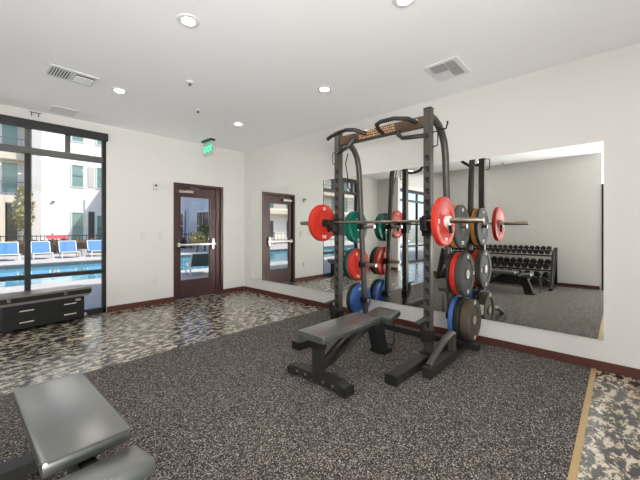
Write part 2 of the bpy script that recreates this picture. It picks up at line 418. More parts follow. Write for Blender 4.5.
v = thing('air_vent', 'white double air vent with grey louvres on the ceiling near the window', 'vent', (.69, 4.14, CEIL), R(2), 'ceiling air vents')
MB().box(-.2, .2, -.15, .15, -.008, -.001, .003).build('vent_frame', M['ventwhite'], v)
for sx in (-.095, .095):
    MB().box(sx-.08, sx+.08, -.1, .1, -.012, -.008).build('vent_backing', M['ventgrey'], v)
    lv = MB()
    for k in range(7):
        if sx < 0: lv.box(sx-.07+k*.0225, sx-.062+k*.0225, -.095, .095, -.018, -.012)
        else: lv.box(sx-.078, sx+.078, -.07+k*.024, -.052+k*.024, -.018, -.012)
    lv.build('louvre', M['ventwhite'], v)
v = thing('air_vent', 'white four-way air vent on the ceiling above the barbell', 'vent', (3.2, 1.26, CEIL), 0, 'ceiling air vents')
MB().box(-.2, .2, -.16, .16, -.008, -.001, .003).build('vent_frame', M['ventwhite'], v)
for (a, bb, c, dd) in ((-.15, -.01, -.02, .12), (-.15, -.01, -.11, -.04), (.01, .15, -.11, -.02)):
    MB().box(a, bb, c, dd, -.012, -.008).build('vent_backing', M['ventgrey'], v)
    lv = MB(); k = c+.01
    while k < dd-.004: lv.box(a+.003, bb-.003, k, k+.005, -.016, -.012); k += .02
    lv.build('louvre', M['ventwhite'], v)
for (x, y, lb) in ((1.584, 3.39, 'small white sprinkler cap on the ceiling, the one left of the middle downlights'), (2.03, 4.11, 'small white sprinkler cap on the ceiling, the one nearer the exit sign'), (-.9, 2.05, 'small sprinkler cap on the ceiling above the dumbbell rack')):
    t = thing('ceiling_sprinkler', lb, 'sprinkler', (x, y, CEIL), 0, 'ceiling sprinklers')
    MB().lathe([(.042, 0), (.042, -.006), (.03, -.012), (.012, -.014)], n=20).build('cover_plate', M['ventwhite'], t, True)
    MB().lathe([(.012, -.014), (.010, -.03), (.018, -.034), (.0175, -.036)], n=12).build('sprinkler_head', M['ventgrey'], t, True)
o = MB().box(.68, .96, 5.30, 5.62, CEIL-.006, CEIL-.001, .002).build('access_panel', M['ventwhite']); tag(o, 'flush white square access panel in the ceiling above the window', 'panel')
t = thing('shade_bracket', 'small dark metal bracket high on the wall above the window', 'bracket', (.56, L, 2.80))
MB().box(-.06, .06, -.012, 0, .02, .03).build('bracket_plate', M['ventgrey'], t)
for x in (-.04, .03): MB().tube([(x, -.01, .02), (x, -.03, .0), (x, -.03, -.03)], .006, 6).build('hook', M['ventgrey'], t)

# exit sign: hangs from the ceiling, edge-lit panel facing into the room
t = thing('exit_sign', 'green lit EXIT sign hanging from the ceiling by the glass door', 'sign', (2.84, 5.37, CEIL))
MB().box(-.05, .05, -.16, .16, -.03, -.001, .004).build('canopy', M['blackgloss'], t)
MB().box(-.005, .005, -.15, .15, -.27, -.03).build('sign_panel', M['exit_plate'], t)
mx = Matrix.Translation((-.008, 0, -.165)) @ Matrix.Rotation(R(-90), 4, 'Z') @ Matrix.Rotation(R(90), 4, 'X')
text_mesh('EXIT', .15, 'exit_letters', M['exit_green'], t, mx, .0015, True)

# wall fittings
for x, z, nm, lb, s in ((2.078, 1.977, 'motion_sensor', 'small white motion sensor high on the wall left of the glass door', (.035, .05)),
                    (1.892, 1.155, 'wall_plate', 'blank white wall plate left of the door, the one nearer the window', (.035, .06)),
                    (2.175, 1.151, 'wall_plate', 'blank white wall plate left of the door, the one nearer the door', (.035, .06)),
                    (2.075, .40, 'wall_plate', 'low white wall plate near the floor between window and door', (.03, .05))):
    t = thing(nm, lb, 'sensor' if 'sensor' in nm else 'wall plate', (x, L, z))
    MB().box(-s[0], s[0], -.012 if nm != 'motion_sensor' else -.05, 0, -s[1], s[1], .006).build('cover', M['plate_paint'], t)
    if nm == 'motion_sensor': MB().blob((0, -.05, .02), .022, 1, 0, 2).build('sensor_lens', M['ventgrey'], t, True)
    else: MB().box(-.012, .012, -.015, -.011, -.02, .02, .001).build('blank_insert', M['plate_paint'], t)

# ================================================================ POWER RACK
XF = 3.0; YR, YL = 1.365, 2.495; H = 2.43; PW = .036
rk = thing('power_rack', 'tall dark grey half rack with slotted uprights and bent rear tubes', 'rack', (3.0, 1.93, .008))
ri = Matrix.Translation((-3.0, -1.93, -.008))
def rput(mb, n, m, par=rk, sm=False, lab=None):
    for v in mb.bm.verts: v.co = ri @ v.co
    o = mb.build(n, m, par, sm)
    if lab: o['label'] = lab
    return o
for Y in (YR, YL):
    sl = MB().box(XF-PW, XF+PW, Y-PW, Y+PW, .08, H, .004); z = .22
    z = .22
    while z < 1.97:
        sl.prism([(Y+.002, z), (Y-.024, z), (Y-.024, z+.056), (Y+.020, z+.056), (Y+.020, z+.034), (Y+.002, z+.024)], 'x', XF-PW-.0015, XF-PW+.004)
        z += .1065
    up = rput(sl, 'upright', M['rack']); up.data.materials.append(M['slot'])
    for p_ in up.data.polygons: p_.material_index = 1 if p_.center.x < -PW-.0012 else 0
    sg = 1 if Y == YL else -1
    rput(MB().box(XF-PW-.002, XF+PW+.002, Y-PW-.002, Y+PW+.002, H, H+.008, .003), 'end_cap', M['black'], up)
    # rear bent tube
    pts = [(XF+.03, 2.37), (3.12, 2.362), (3.22, 2.33), (3.31, 2.27), (3.375, 2.18), (3.41, 2.06), (3.425, 1.9), (3.44, 1.7), (3.50, .9), (3.575, .06)]
    rput(MB().tube([(x, Y, z) for x, z in pts], .036, 12, 1.0), 'rear_tube', M['rack'], rk, True)
    # gusset at the top
    # foot
    rput(MB().box(2.30, 3.64, Y-.055, Y+.055, .008, .085, .008), 'foot', M['darkgrey'])
    rput(MB().box(2.295, 2.32, Y-.058, Y+.058, .006, .088, .006), 'foot_cap', M['black'])
    rput(MB().box(XF-.09, XF+.09, Y-.05, Y+.05, .085, .095, .002), 'base_plate', M['black'])
    # pegs
    for z in (.325, .80, 1.30):
        tx = 3.44 + (1.7-z)*.085
        inn = (-.05 if sg < 0 or z < .4 else -.20)*sg; out = (.20 if sg < 0 else .24)*sg
        rput(MB().lathe([(.0235, Y-inn if False else Y+inn), (.0235, Y+out)], 'Y', (tx, 0, z), 16), 'weight_peg', M['steel'], rk, True)
        rput(MB().box(tx-.042, tx+.042, Y-.042, Y+.042, z-.035, z+.035, .006), 'peg_bracket', M['black'])
    # low safety hook
    sh = MB()
    sh.beam((XF-.03, Y+.0*sg, .42), (XF-.26, Y, .405), .05, .02)
    sh.prism([(XF-.17, .41), (XF-.12, .41), (XF-.10, .27), (XF-.035, .26), (XF-.035, .2), (XF-.12, .2), (XF-.15, .28)], 'y', Y-.012, Y+.012)
    sh.box(XF-.045, XF+.045, Y-.045, Y+.045, .19, .30, .004)
    rput(sh, 'spotter_hook', M['darkgrey'])
    # j-hook
    jh = MB(); jh.box(XF-.05, XF+.046, Y-.048, Y+.048, 1.20, 1.40, .008)
    jh.prism([(XF-.05, 1.22), (XF-.13, 1.26), (XF-.145, 1.38), (XF-.12, 1.38), (XF-.105, 1.325), (XF-.05, 1.31)], 'y', Y-.025, Y+.025)
    rput(jh, 'bar_hook', M['black'])
    # band hook + ring
    bh = MB(); bh.tube([(XF+.17, Y+.0*sg, 2.30), (XF+.2, Y+.05*sg, 2.27), (XF+.2, Y+.09*sg, 2.27), (XF+.2, Y+.105*sg, 2.31), (XF+.2, Y+.105*sg, 2.34)], .009, 8)
    rput(bh, 'band_hook', M['black'], rk, True)
    rg = MB(); yy = Y+PW*sg
    rg.tube([(XF, yy, 2.20), (XF, yy+.045*sg, 2.20), (XF, yy+.055*sg, 2.19), (XF, yy+.055*sg, 2.07), (XF, yy+.045*sg, 2.06), (XF, yy, 2.06)], .006, 8)
    rput(rg, 'band_ring', M['black'], rk, True)
# top crossbeam, a deep plate leaning slightly
cb = MB(); cb.box(XF-.03, XF+.03, YR+PW, YL-PW, 2.262, 2.37, .01)
cbo = rput(cb, 'crossbeam', M['beam'])
ht = MB(); ht.lathe([(.016, -.0325), (.016, -.030)], 'X', (XF, YR+.11, 2.335), 16); rput(ht, 'bolt_hole', M['whitemark'], cbo)
mk = MB(); rr = random.Random(4)
for k in range(20):
    for q in range(3):
        yy = 2.17-k*.023+rr.uniform(-.004, .004); zz = 2.285+q*.026+rr.uniform(-.003, .003)
        mk.prism([(yy, zz), (yy-.014, zz+.004), (yy-.017, zz+.019), (yy-.004, zz+.014)], 'x', XF-.0315, XF-.0298)
o = rput(mk, 'gold_pattern', M['gold'], cbo); o['kind'] = 'stuff'
rput(MB().box(XF-.034, XF-.028, 1.68, 2.2, 2.25, 2.272, .002), 'lower_strip', M['blackgloss'], cbo)
# pull-up grips
g1 = MB().tube([(XF-.20, YL+.0, 2.31), (XF-.2, YL-.06, 2.335), (XF-.19, YL-.16, 2.36), (XF-.18, YL-.26, 2.37), (XF-.14, YL-.34, 2.365), (XF-.03, YL-.42, 2.33)], .021, 10)
rput(g1, 'pull_up_grip', M['darkgrey'], cbo, True)
g2 = MB().tube([(XF-.03, YL-.27, 2.30), (XF-.08, YL-.25, 2.24), (XF-.11, YL-.2, 2.19), (XF-.11, YL-.12, 2.165), (XF-.08, YL-.05, 2.16), (XF-.02, YL, 2.17)], .021, 10)
rput(g2, 'pull_up_grip', M['darkgrey'], cbo, True)
g3 = MB().tube([(XF-.03, YR+.49, 2.29), (XF-.1, YR+.50, 2.315), (XF-.2, YR+.46, 2.335), (XF-.22, YR+.40, 2.345), (XF-.2, YR+.26, 2.35), (XF-.12, YR+.16, 2.345), (XF-.03, YR+.11, 2.32)], .021, 10)
rput(g3, 'pull_up_grip', M['darkgrey'], cbo, True)
g4 = MB().tube([(XF-.03, YR+.30, 2.27), (XF-.08, YR+.28, 2.22), (XF-.12, YR+.21, 2.165), (XF-.12, YR+.10, 2.155), (XF-.08, YR+.03, 2.16), (XF-.03, YR, 2.17)], .021, 10)
rput(g4, 'pull_up_grip', M['darkgrey'], cbo, True)
# rear base beam and plate-side leg with diagonal brace
rput(MB().box(3.53, 3.62, 1.08, 2.78, .01, .075, .006), 'rear_base_beam', M['darkgrey'])
rput(MB().box(2.60, 3.19, 1.16, 1.24, .01, .10, .006), 'side_leg', M['darkgrey'])
rput(MB().box(3.13, 3.19, 1.17, 1.23, .08, .27, .004), 'side_leg_post', M['rack'])
rput(MB().tube([(2.64, 1.2, .10), (2.76, 1.2, .16), (2.95, 1.2, .235), (3.08, 1.2, .262), (3.16, 1.2, .262)], .03, 10), 'diagonal_brace', M['rack'])
rput(MB().box(3.19, 3.55, 1.18, 1.22, .02, .06, .004), 'side_leg_link', M['darkgrey'])
# hanging strap on the far side
rput(MB().tube([(3.22, YL+.03, 2.22), (3.2, YL+.05, 2.1), (3.25, YL+.06, 1.95), (3.26, YL+.06, 1.8), (3.33, YL+.04, 1.72), (3.42, YL+.02, 1.7)], .007, 8), 'hanging_strap', M['black'], rk, True)

# ================================================================ PLATES
def plate(t, m, label, loc, rad=.225, face=None, marks=None, hubm='steel', group=None, relief=True):
    """bumper plate, axis Y, centred on loc"""
    p = thing('weight_plate', label, 'weight plate', loc, 0, group)
    h = t/2; r = rad
    prof = [(.026, -h*.8), (.055, -h*.8), (.06, -h*.62), (r*.62, -h*.62), (r*.68, -h*.96), (r*.95, -h), (r*.99, -h*.86), (r, -h*.7), (r, h*.7), (r*.99, h*.86), (r*.95, h), (r*.68, h*.96), (r*.62, h*.62), (.06, h*.62), (.055, h*.8), (.026, h*.8)]
    MB().lathe(prof, 'Y', n=48).build('plate_body', m, p, True)
    MB().lathe([(.0255, -h*.98), (.046, -h*.98), (.046, -h*.7)], 'Y', n=24).build('hub', M[hubm], p, True)
    if marks:
        for txt, ang, sz, rr_ in marks:
            a = R(ang)
            mx = Matrix.Translation((rr_*math.sin(a), -h*1.0 if rr_ > r*.66 else -h*.66, rr_*math.cos(a))) @ Matrix.Rotation(a, 4, 'Y') @ Matrix.Rotation(R(90), 4, 'X')
            text_mesh(txt, sz, 'lettering', M['whitemark'], p, mx, .0012, True)
    return p
BX, BZ = 2.925, 1.345
YC = 1.955
def pegx(z): return 3.44 + (1.7-z)*.085
# on the barbell
plate(.05, M['redplate'], 'bright red bumper plate on the near right end of the barbell', (BX, YC-.74-.028, BZ-.008), marks=[('25', -90, .04, .16), ('KG', 180, .04, .16)], hubm='whitepl')
plate(.062, M['redplate'], 'red bumper plate on the far left end of the barbell', (BX, YC+.70+.034, BZ), marks=[('25', 0, .05, .17), ('KG', 180, .05, .17)], hubm='black')
# right storage
def stack(z, sgn, items):
    Y0 = YR if sgn < 0 else YL
    y = Y0 + sgn*.048
    for t, m, lab, marks, hub in items:
        c = y + sgn*t/2
        pl_ = plate(t-.003, M[m], lab, (pegx(z), c, z - .002), rad=(.212 if m == 'wornplate' else .225) if sgn < 0 else .208, marks=marks, hubm=hub)
        if m == 'wornplate':
            lb = MB().box(.208, .2145, -.033, .033, -.052, .052, .001, Matrix.Rotation(R(-12), 4, 'Y')).build('paper_label', M['whitemark'], pl_); lb['label'] = 'white paper label on the rim facing the mirror'
        y += sgn*t
gm = [('35', 60, .05, .18), ('LB', -60, .05, .18)]
stack(1.30, -1, [(.02, 'blackplate', 'thin black plate behind the orange one on the top right peg', None, 'steel'), (.05, 'yellowplate', 'orange-yellow bumper plate on the top right storage peg', None, 'steel'), (.04, 'greyplate', 'grey faced plate in front on the top right storage peg', [('10', 0, .05, .17), ('KG', 180, .05, .17)], 'black')])
stack(.80, -1, [(.03, 'blackplate', 'black plate behind the red one on the middle right peg', None, 'steel'), (.055, 'redplate', 'red bumper plate between two dark plates on the middle right peg', None, 'steel'), (.065, 'greyplate', 'thick grey faced plate in front on the middle right storage peg', [('45', 0, .05, .18), ('LB', 180, .05, .18), ('45', 90, .04, .17)], 'steel')])
stack(.325, -1, [(.05, 'blueplate', 'blue bumper plate at the back of the bottom right peg', None, 'steel'), (.065, 'blackplate', 'black bumper plate between the blue and the worn one, bottom right peg', None, 'steel'), (.09, 'wornplate', 'thick worn brown faced plate in front on the bottom right peg', [('55', 0, .05, .18), ('LB', 180, .05, .18)], 'steel')])
stack(1.30, 1, [(.045, 'greenplate', 'green bumper plate on the top left storage peg, nearest the rack', [('10', 180, .05, .17)], 'steel'), (.045, 'greenplate', 'green bumper plate on the top left storage peg, behind the other green one', None, 'steel')])
stack(.80, 1, [(.065, 'redplate', 'red bumper plate on the middle left storage peg', [('25', -30, .05, .16), ('KG', 200, .05, .16)], 'black'), (.03, 'greenplate', 'thin dark green plate behind the red one, middle left peg', None, 'steel'), (.05, 'blackplate', 'black plate at the back of the middle left peg', None, 'steel')])
stack(.325, 1, [(.06, 'blueplate', 'blue bumper plate on the bottom left storage peg', [('20', -20, .05, .16), ('KG', 190, .05, .16)], 'black'), (.06, 'blackplate', 'black plate behind the blue one, bottom left peg', None, 'steel')])

# ================================================================ BARBELL
bb = thing('barbell', 'long steel barbell racked across the power rack', 'barbell', (BX, YC, BZ))
MB().lathe([(.014, -.70), (.014, .70)], 'Y', n=16).build('shaft', M['barsteel'], bb, True)
for s in (-1, 1):
    MB().lathe([(.038, s*.69), (.038, s*.704)], 'Y', n=20).build('collar', M['steel'], bb, True)
    MB().lathe([(.025, s*.704), (.025, s*1.105), (.022, s*1.11)], 'Y', n=18).build('sleeve', M['barsteel'], bb, True)
def clip(y, lab, m):
    t = thing('barbell_clip', lab, 'clip', (BX, y, BZ))
    MB().lathe([(.0255, -.018), (.042, -.018), (.045, 0), (.042, .018), (.0255, .018)], 'Y', n=20).build('clamp_ring', M[m], t, True)
    MB().box(.015, .045, -.015, .015, -.125, -.03, .006, Matrix.Rotation(R(-15), 4, 'Y')).build('clip_lever', M['black'], t)
clip(YC-.74-.072, 'white and black spring clip holding the near red plate on the barbell', 'whitepl')
clip(YC+.70-.022, 'black spring clip on the inner side of the far red plate on the barbell', 'black')

# ================================================================ BENCHES
def pad_mesh(x0, x1, wd, z0, z1, mx=None, taper=0):
    mb = MB(); mb.box(x0, x1, -wd/2, wd/2, z0, z1, .018, mx); return mb
def make_bench(label, loc, rz, sx=.985):
    b = thing('workout_bench', label, 'bench', loc, rz)
    # local: x 0 (head end) .. 1.15 (seat end), y width
    pd = pad_mesh(0, .815, .295, .365, .425).build('backrest_pad', M['vinyl'], b, True)
    pp = MB()
    for s in (-1, 1): pp.tube([(.02, s*.146, .418), (.795, s*.146, .418)], .004, 6)
    for x in (.0015, .8135): pp.tube([(x, -.13, .418), (x, .13, .418)], .004, 6)
    pp.build('piping', M['piping'], pd, True)
    tm = Matrix.Translation((sx, 0, .352)) @ Matrix.Rotation(R(-11), 4, 'Y')
    pad_mesh(0, .215, .29, -.033, .025, tm).build('seat_pad', M['vinyl'], b, True)
    # rear foot (crosswise) with drooping ends
    MB().prism([(-.31, 0), (-.24, 0), (-.235, .035), (.235, .035), (.24, 0), (.31, 0), (.31, .06), (.24, .088), (-.24, .088), (-.31, .06)], 'x', .05, .15).build('rear_foot', M['darkgrey'], b)
    for y in (-.2, -.1, .1, .2): MB().lathe([(.011, .082), (.010, .092)], 'X', (-.04, y, .055), 10).build('foot_bolt', M['steel'], b)
    for s in (-1, 1): MB().box(.045, .155, s*.315-.012, s*.315+.012, .0, .065, .004).build('foot_cap', M['black'], b)
    MB().box(.07, .13, -.045, .045, .085, .30, .004).build('rear_post', M['darkgrey'], b)
    MB().box(.06, .14, -.055, .055, .28, .362, .004).build('pad_bracket', M['black'], b)
    mbm = MB()
    mbm.beam((.12, .0, .11), (.88, .0, .335), .05, .06); mbm.build('main_beam', M['darkgrey'], b)
    for s in (-1, 1): MB().beam((.20, s*.055, .13), (.62, s*.055, .345), .012, .03).build('adjuster_rail', M['darkgrey'], b)
    ad = MB(); ad.prism([(.40, .20), (.46, .17), (.62, .27), (.72, .345), (.55, .355)], 'y', -.045, -.033); ad.build('ladder_plate', M['rack'], b)
    no = MB()
    for k in range(4): no.box(.43+k*.055, .45+k*.055, -.048, -.044, .225+k*.03, .24+k*.03)
    no.build('ladder_notch', M['slot'], b)
    # front leg
    lg = MB(); lg.prism([(.84, .345), (.98, .345), (1.10, .03), (1.10, .0), (.96, .0), (.95, .03)], 'y', -.05, .05)
    lg.build('front_leg', M['black'], b)
    MB().prism([(-.09, 0), (.09, 0), (.08, .03), (-.08, .03)], 'x', .97, 1.12).build('front_foot', M['black'], b)
    MB().beam((.72, 0, .325), (sx+.18, 0, .325), .06, .03).build('seat_rail', M['darkgrey'], b)
    MB().tube([(1.10, -.06, .32), (1.2, -.06, .31), (1.205, -.06, .06), (1.18, -.06, .04), (1.18, .06, .04), (1.205, .06, .06), (1.2, .06, .31), (1.10, .06, .32)], .008, 8).build('carry_handle', M['black'], b, True)
    wh = MB()
    for s in (-1, 1): wh.lathe([(.035, s*.055), (.035, s*.085)], 'Y', (.105+.02, 0, .045), 16)
    return b
make_bench('black padded adjustable bench standing inside the power rack', (1.83, 1.82, .008), 0)
make_bench('black padded adjustable bench in the left foreground, cut by the frame', (.285, 2.325, .008), R(-88.3), .862)

# ================================================================ STORAGE / STEP BENCH by the window
sb = thing('storage_bench', 'low black storage bench with grey lid and silver latches under the window', 'bench', (.20, 5.37, 0), R(9))
MB().box(.03, .87, .0, .30, .035, .345, .012).build('bench_body', M['black'], sb)
MB().prism([(-.16, .355), (-.14, .34), (.90, .34), (.95, .39), (.95, .44), (.93, .455), (-.14, .455), (-.16, .44)], 'y', -.025, .33).build('bench_lid', M['lid'], sb)
MB().box(-.15, .94, -.031, -.024, .37, .43, .003).build('lid_band', M['black'], sb)
MB().box(.03, .87, -.004, .0, .188, .196).build('seam', M['slot'], sb)
for x in (.17, .62):
    for z in (.105, .245):
        hd = MB().box(x, x+.16, -.006, .0, z, z+.04, .003).build('handle_recess', M['slot'], sb)
        MB().box(x+.01, x+.15, -.014, -.004, z+.004, z+.018, .003).build('handle', M['tan_insert'], hd)
for x in (.06, .62):
    MB().box(x, x+.035, -.04, -.028, .385, .462, .004).build('latch', M['chrome'], sb)
for x in (.06, .84):
    for y in (.04, .26):
        MB().lathe([(.03, -.012), (.03, .012)], 'Y', (x, y, .031), 16).build('caster', M['black'], sb, True)
MB().box(.865, .90, -.01, .03, .04, .09, .006).build('corner_foot', M['chrome'], sb)
MB().box(.76, .82, -.012, 0, .28, .31, .004).build('catch', M['steel'], sb)

# floor box
fb = thing('floor_box', 'small thin metal floor outlet cover on the patterned floor near the window', 'floor outlet', (.85, 4.62, 0), R(-14))
MB().box(-.12, .12, -.045, .045, 0, .004, .001).build('box_cover', M['trim'], fb)
MB().box(-.1, .1, -.012, .03, .004, .006).build('cover_flap', M['chrome'], fb)

# ================================================================ DUMBBELL RACK (against the left wall)
DY0, DY1 = 1.03, 3.45
dr = thing('dumbbell_rack', 'black three-tier dumbbell rack seen in the mirror against the left wall', 'rack', (LX, (DY0+DY1)/2, .008))
di = Matrix.Translation((-LX, -(DY0+DY1)/2, -.008))
def drput(mb, n, m, sm=False):
    for v in mb.bm.verts: v.co = di @ v.co
    return mb.build(n, m, dr, sm)
X0 = LX+.06
tiers = [(.72, X0+.10, X0+.40), (.41, X0+.18, X0+.50), (.115, X0+.26, X0+.62)]
for Y in (DY0+.03, DY1-.03):
    drput(MB().beam((X0+.05, Y, .84), (X0+.72, Y, .03), .05, .07, (0, 1, 0)).beam((X0+.05, Y, .86), (X0+.05, Y, .02), .05, .06, (0, 1, 0)).box(X0, X0+.78, Y-.03, Y+.03, 0.008, .05, .004), 'end_frame', M['black'])
    lft = MB().prism([(X0+.42, .78), (X0+.47, .74), (X0+.80, .05), (X0+.72, .02), (X0+.36, .72)], 'y', Y-.022, Y+.022)
    drput(lft, 'front_strut', M['black'])
for z, a, bb in tiers:
    # tray: two tilted rails, front lower than back
    for x, dz in ((a+.03, .085), (bb-.03, -.01)):
        drput(MB().box(x-.03, x+.03, DY0+.05, DY1-.05, z+dz-.03, z+dz, .003), 'tray_rail', M['black'])
drput(MB().box(X0+.26, X0+.30, DY0+.05, DY1-.05, .02, .06, .003), 'base_rail', M['black'])
def make_dumbbell(r, hl, gl, label, group):
    """hex dumbbell, axis X"""
    t = thing('dumbbell', label, 'dumbbell', (0, 0, 0), 0, group)
    for s in (-1, 1):
        MB().lathe([(r*.72, s*gl/2), (r, s*(gl/2+.015)), (r, s*(gl/2+hl-.012)), (r*.8, s*(gl/2+hl))], 'X', n=6).build('head', M['blackplate'], t)
        MB().lathe([(r*.45, s*(gl/2+hl-.001)), (r*.42, s*(gl/2+hl+.002))], 'X', n=16).build('end_disc', M['greyplate'], t)
    MB().tube([(-gl/2-.005, 0, 0), (-gl*.2, 0, 0), (0, 0, 0), (gl*.2, 0, 0), (gl/2+.005, 0, 0)], [.014, .016, .018, .016, .014], 12).build('grip', M['chrome'], t, True)
    return t
tier_name = ['top', 'middle', 'bottom']
ORD = 'first second third fourth fifth sixth seventh eighth ninth tenth eleventh twelfth thirteenth fourteenth fifteenth sixteenth seventeenth eighteenth nineteenth twentieth twenty-first'.split()
SIZE = ['small', 'medium', 'large']
for ti, (z, a, bb) in enumerate(tiers):
    n = (21, 17, 13)[ti]; r0, r1 = ((.0520, .0525), (.065, .0655), (.075, .085))[ti]
    hl = (.07, .09, .11)[ti]
    lab = ['small black hex dumbbells lined up on the top tier of the rack', 'medium black hex dumbbell on the middle tier of the rack', 'large black hex dumbbell on the bottom tier of the rack'][ti]
    lab = lab.replace('dumbbells lined up', 'dumbbell')
    grp = 'dumbbells on the %s tier' % tier_name[ti]
    gl = (bb-a) - 2*hl + .03
    step = (DY1-DY0-.16)/n
    tilt = math.atan2(.095, (bb-a-.06))
    first = None
    for k in range(n):
        y = DY0+.08+step*(k+.5)
        rr = r0 + (r1-r0)*k/n
        if first is None: first = make_dumbbell(1.0*r0, hl, .13, lab, grp); o = first
        else: o = dup(first, (0, 0, 0))
        sc = min(rr/r0, step/2/r0*.99)
        o.scale = (1, sc, sc)
        xm = (a+bb)/2
        o.location = (xm, y, z+.0375+.87*r0*sc+.006)
        o.rotation_euler = (0, tilt, 0)
        o['label'] = '%s black hex dumbbell, %s from the right on the %s tier in the mirror' % (SIZE[ti], ORD[k], tier_name[ti])

# ================================================================ OUTSIDE
PX0, PX1, PY0, PY1 = -14, 8.6, 9.9, 14.9
g = MB()
g.box(-20, 30, L+.16, PY0, -.15, -.005); g.box(-20, 30, PY1, 36, -.15, -.005); g.box(-20, PX0, PY0, PY1, -.15, -.005); g.box(PX1, 30, PY0, PY1, -.15, -.005)
struct(g.build('ground_deck', M['deck']))
struct(MB().box(-20, FAR-.1, -15, L+.16, -.15, -.005).build('ground_side', M['deck']))
cp = MB()
cp.box(PX0-.15, PX1+.15, PY1, PY1+.3, -.004, .05, .01)
cp.box(PX0, PX1, PY1-.03, PY1, -.25, -.0)
tag(cp.build('pool_edge', M['coping']), 'dark raised coping along the far side of the pool', 'pool coping')
tag(MB().box(PX0, PX1, PY0, PY1-.03, -.5, -.07).build('pool_water', M['water']), 'light blue swimming pool water beyond the window', 'pool')
# upper floors of this building (throws the near shade on the deck)
struct(MB().box(-9, W+4, BACK-6, L+.16, CEIL+.2, 5.2).build('wall_upper_storey', M['siding']))
struct(MB().box(W+.15, W+14, BACK-6, L+.16, 0, CEIL+.2).build('wall_next_unit', M['siding']))

def oput(root, mb, n, m, par=None):
    i = Matrix.Translation(-root.location)
    for v in mb.bm.verts: v.co = i @ v.co
    return mb.build(n, m, par or root)
FY = 30.0
hb = thing('apartment_building', 'sunlit white-sided apartment building beyond the pool fence', 'building', (6.6, FY, 0))
oput(hb, MB().box(3.0, 10.0, FY, FY+6, -.1, 13), 'wall', M['siding'])
oput(hb, MB().box(2.75, 3.25, FY-.06, FY+3, -.1, 13), 'corner_trim', M['shutter'])
def owin(x0, x1, z0, z1, root=hb, y=FY):
    fr = oput(root, MB().box(x0-.08, x1+.08, y-.05, y, z0-.08, z1+.08), 'window', M['whitemetal'])
    oput(root, MB().box(x0, x1, y-.06, y-.045, z0, z1), 'pane', M['winglass'], fr)
    oput(root, MB().box(x0, x1, y-.08, y-.05, (z0+z1)/2-.03, (z0+z1)/2+.03), 'sash_rail', M['ventgrey'], fr)
    oput(root, MB().box(x0, x1, y-.08, y-.05, z1-.05, z1), 'sash_rail', M['ventgrey'], fr)
owin(5.0, 5.67, 4.47, 6.05); owin(6.57, 7.25, 4.47, 6.05); owin(5.0, 5.67, 7.9, 9.4); owin(6.57, 7.25, 7.9, 9.4)
owin(5.0, 5.67, .3, 2.5); owin(6.57, 7.2, .3, 2.3)
oput(hb, MB().box(5.98, 6.37, FY-.04, FY, 4.47, 6.05), 'shutter', M['shutter']); oput(hb, MB().box(6.0, 6.4, FY-.04, FY, .2, 2.6), 'shutter', M['darkopen'])
oput(hb, MB().box(5.78, 5.9, FY-.12, FY, 0, 3.6), 'downspout', M['whitemetal'])
for z in (6.7, 3.25): oput(hb, MB().box(3.8, 4.0, FY-.12, FY, z-.05, z+.05), 'wall_light', M['ventgrey'])
eb = thing('side_building', 'shaded building seen through the glass door, blue shade painted into its siding', 'building', (10.4, 22, 0))
oput(eb, MB().box(10.05, 18, 15, FY-.2, -.1, 10), 'wall', M['shadesiding'])
for (y0, y1, z0, z1) in ((18.9, 20.4, .6, 2.35), (22.5, 23.6, .6, 2.35)):
    fr = oput(eb, MB().box(10.0, 10.05, y0-.08, y1+.08, z0-.08, z1+.08), 'window', M['whitemetal'])
    m_ = (y0+y1)/2
    for a_, b_ in ((y0, m_-.04), (m_+.04, y1)):
        for c_, d_ in ((z0, (z0+z1)/2-.03), ((z0+z1)/2+.03, z1)):
            oput(eb, MB().box(9.985, 10.0, a_, b_, c_, d_), 'pane', M['darkopen'], fr)
BY = 32.0
bbld = thing('balcony_building', 'beige and white building with balconies at the far left outside', 'building', (-1, BY, 0))
oput(bbld, MB().box(-48, 2.7, BY, BY+6, -.1, 14), 'wall', M['siding'])
for z in (3.2, 6.2, 9.2):
    sl = oput(bbld, MB().box(-46, 2.5, BY-1.3, BY, z-.1, z+.40), 'balcony', M['beige'])
    rb = MB()
    rb.box(-46, 2.5, BY-1.3, BY-1.26, z+1.3, z+1.35)
    for k in range(66): rb.box(-14+k*.25, -13.98+k*.25, BY-1.29, BY-1.27, z+.4, z+1.31)
    oput(bbld, rb, 'balcony_railing', M['ventgrey'], sl)
for x in (-8, -3, 1.2, 2.25):
    oput(bbld, MB().box(x, x+.25, BY-1.3, BY-1.05, -.1, 3.1), 'column', M['beige'])
for x in (-36, -33, -30, -27, -24, -21, -18, -15, -12, -9, -6, -2.5, 1.35):
    for z in (.2, 3.9, 6.9): 
        oput(bbld, MB().box(x, x+.8, BY-.05, BY, z, z+2.1), 'balcony_door', M['darkopen'] if z < 1 else M['winglass'])
        oput(bbld, MB().box(x-.08, x+.88, BY-.04, BY, z-.05, z+2.2), 'door_surround', M['whitemetal'])
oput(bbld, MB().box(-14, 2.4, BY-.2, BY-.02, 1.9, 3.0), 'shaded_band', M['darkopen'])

# fence
FNY = 20.9
fn = thing('pool_fence', 'black metal picket fence behind the blue pool chairs', 'fence', (0, FNY, 0))
rl = MB(); rl.box(-14, 9.9, -.02, .02, .90, .94); rl.box(-14, 9.9, -.02, .02, .1, .13); rl.build('fence_rail', M['fence'], fn)
pk = MB()
x = -13.9
while x < 9.8: pk.box(x, x+.025, -.012, .012, .03, .98); x += .155
o = pk.build('fence_pickets', M['fence'], fn); o['kind'] = 'stuff'
for k in range(11): MB().box(-14+k*2.38, -13.94+k*2.38, -.03, .03, -.01, 1.05).build('fence_post', M['fence'], fn)
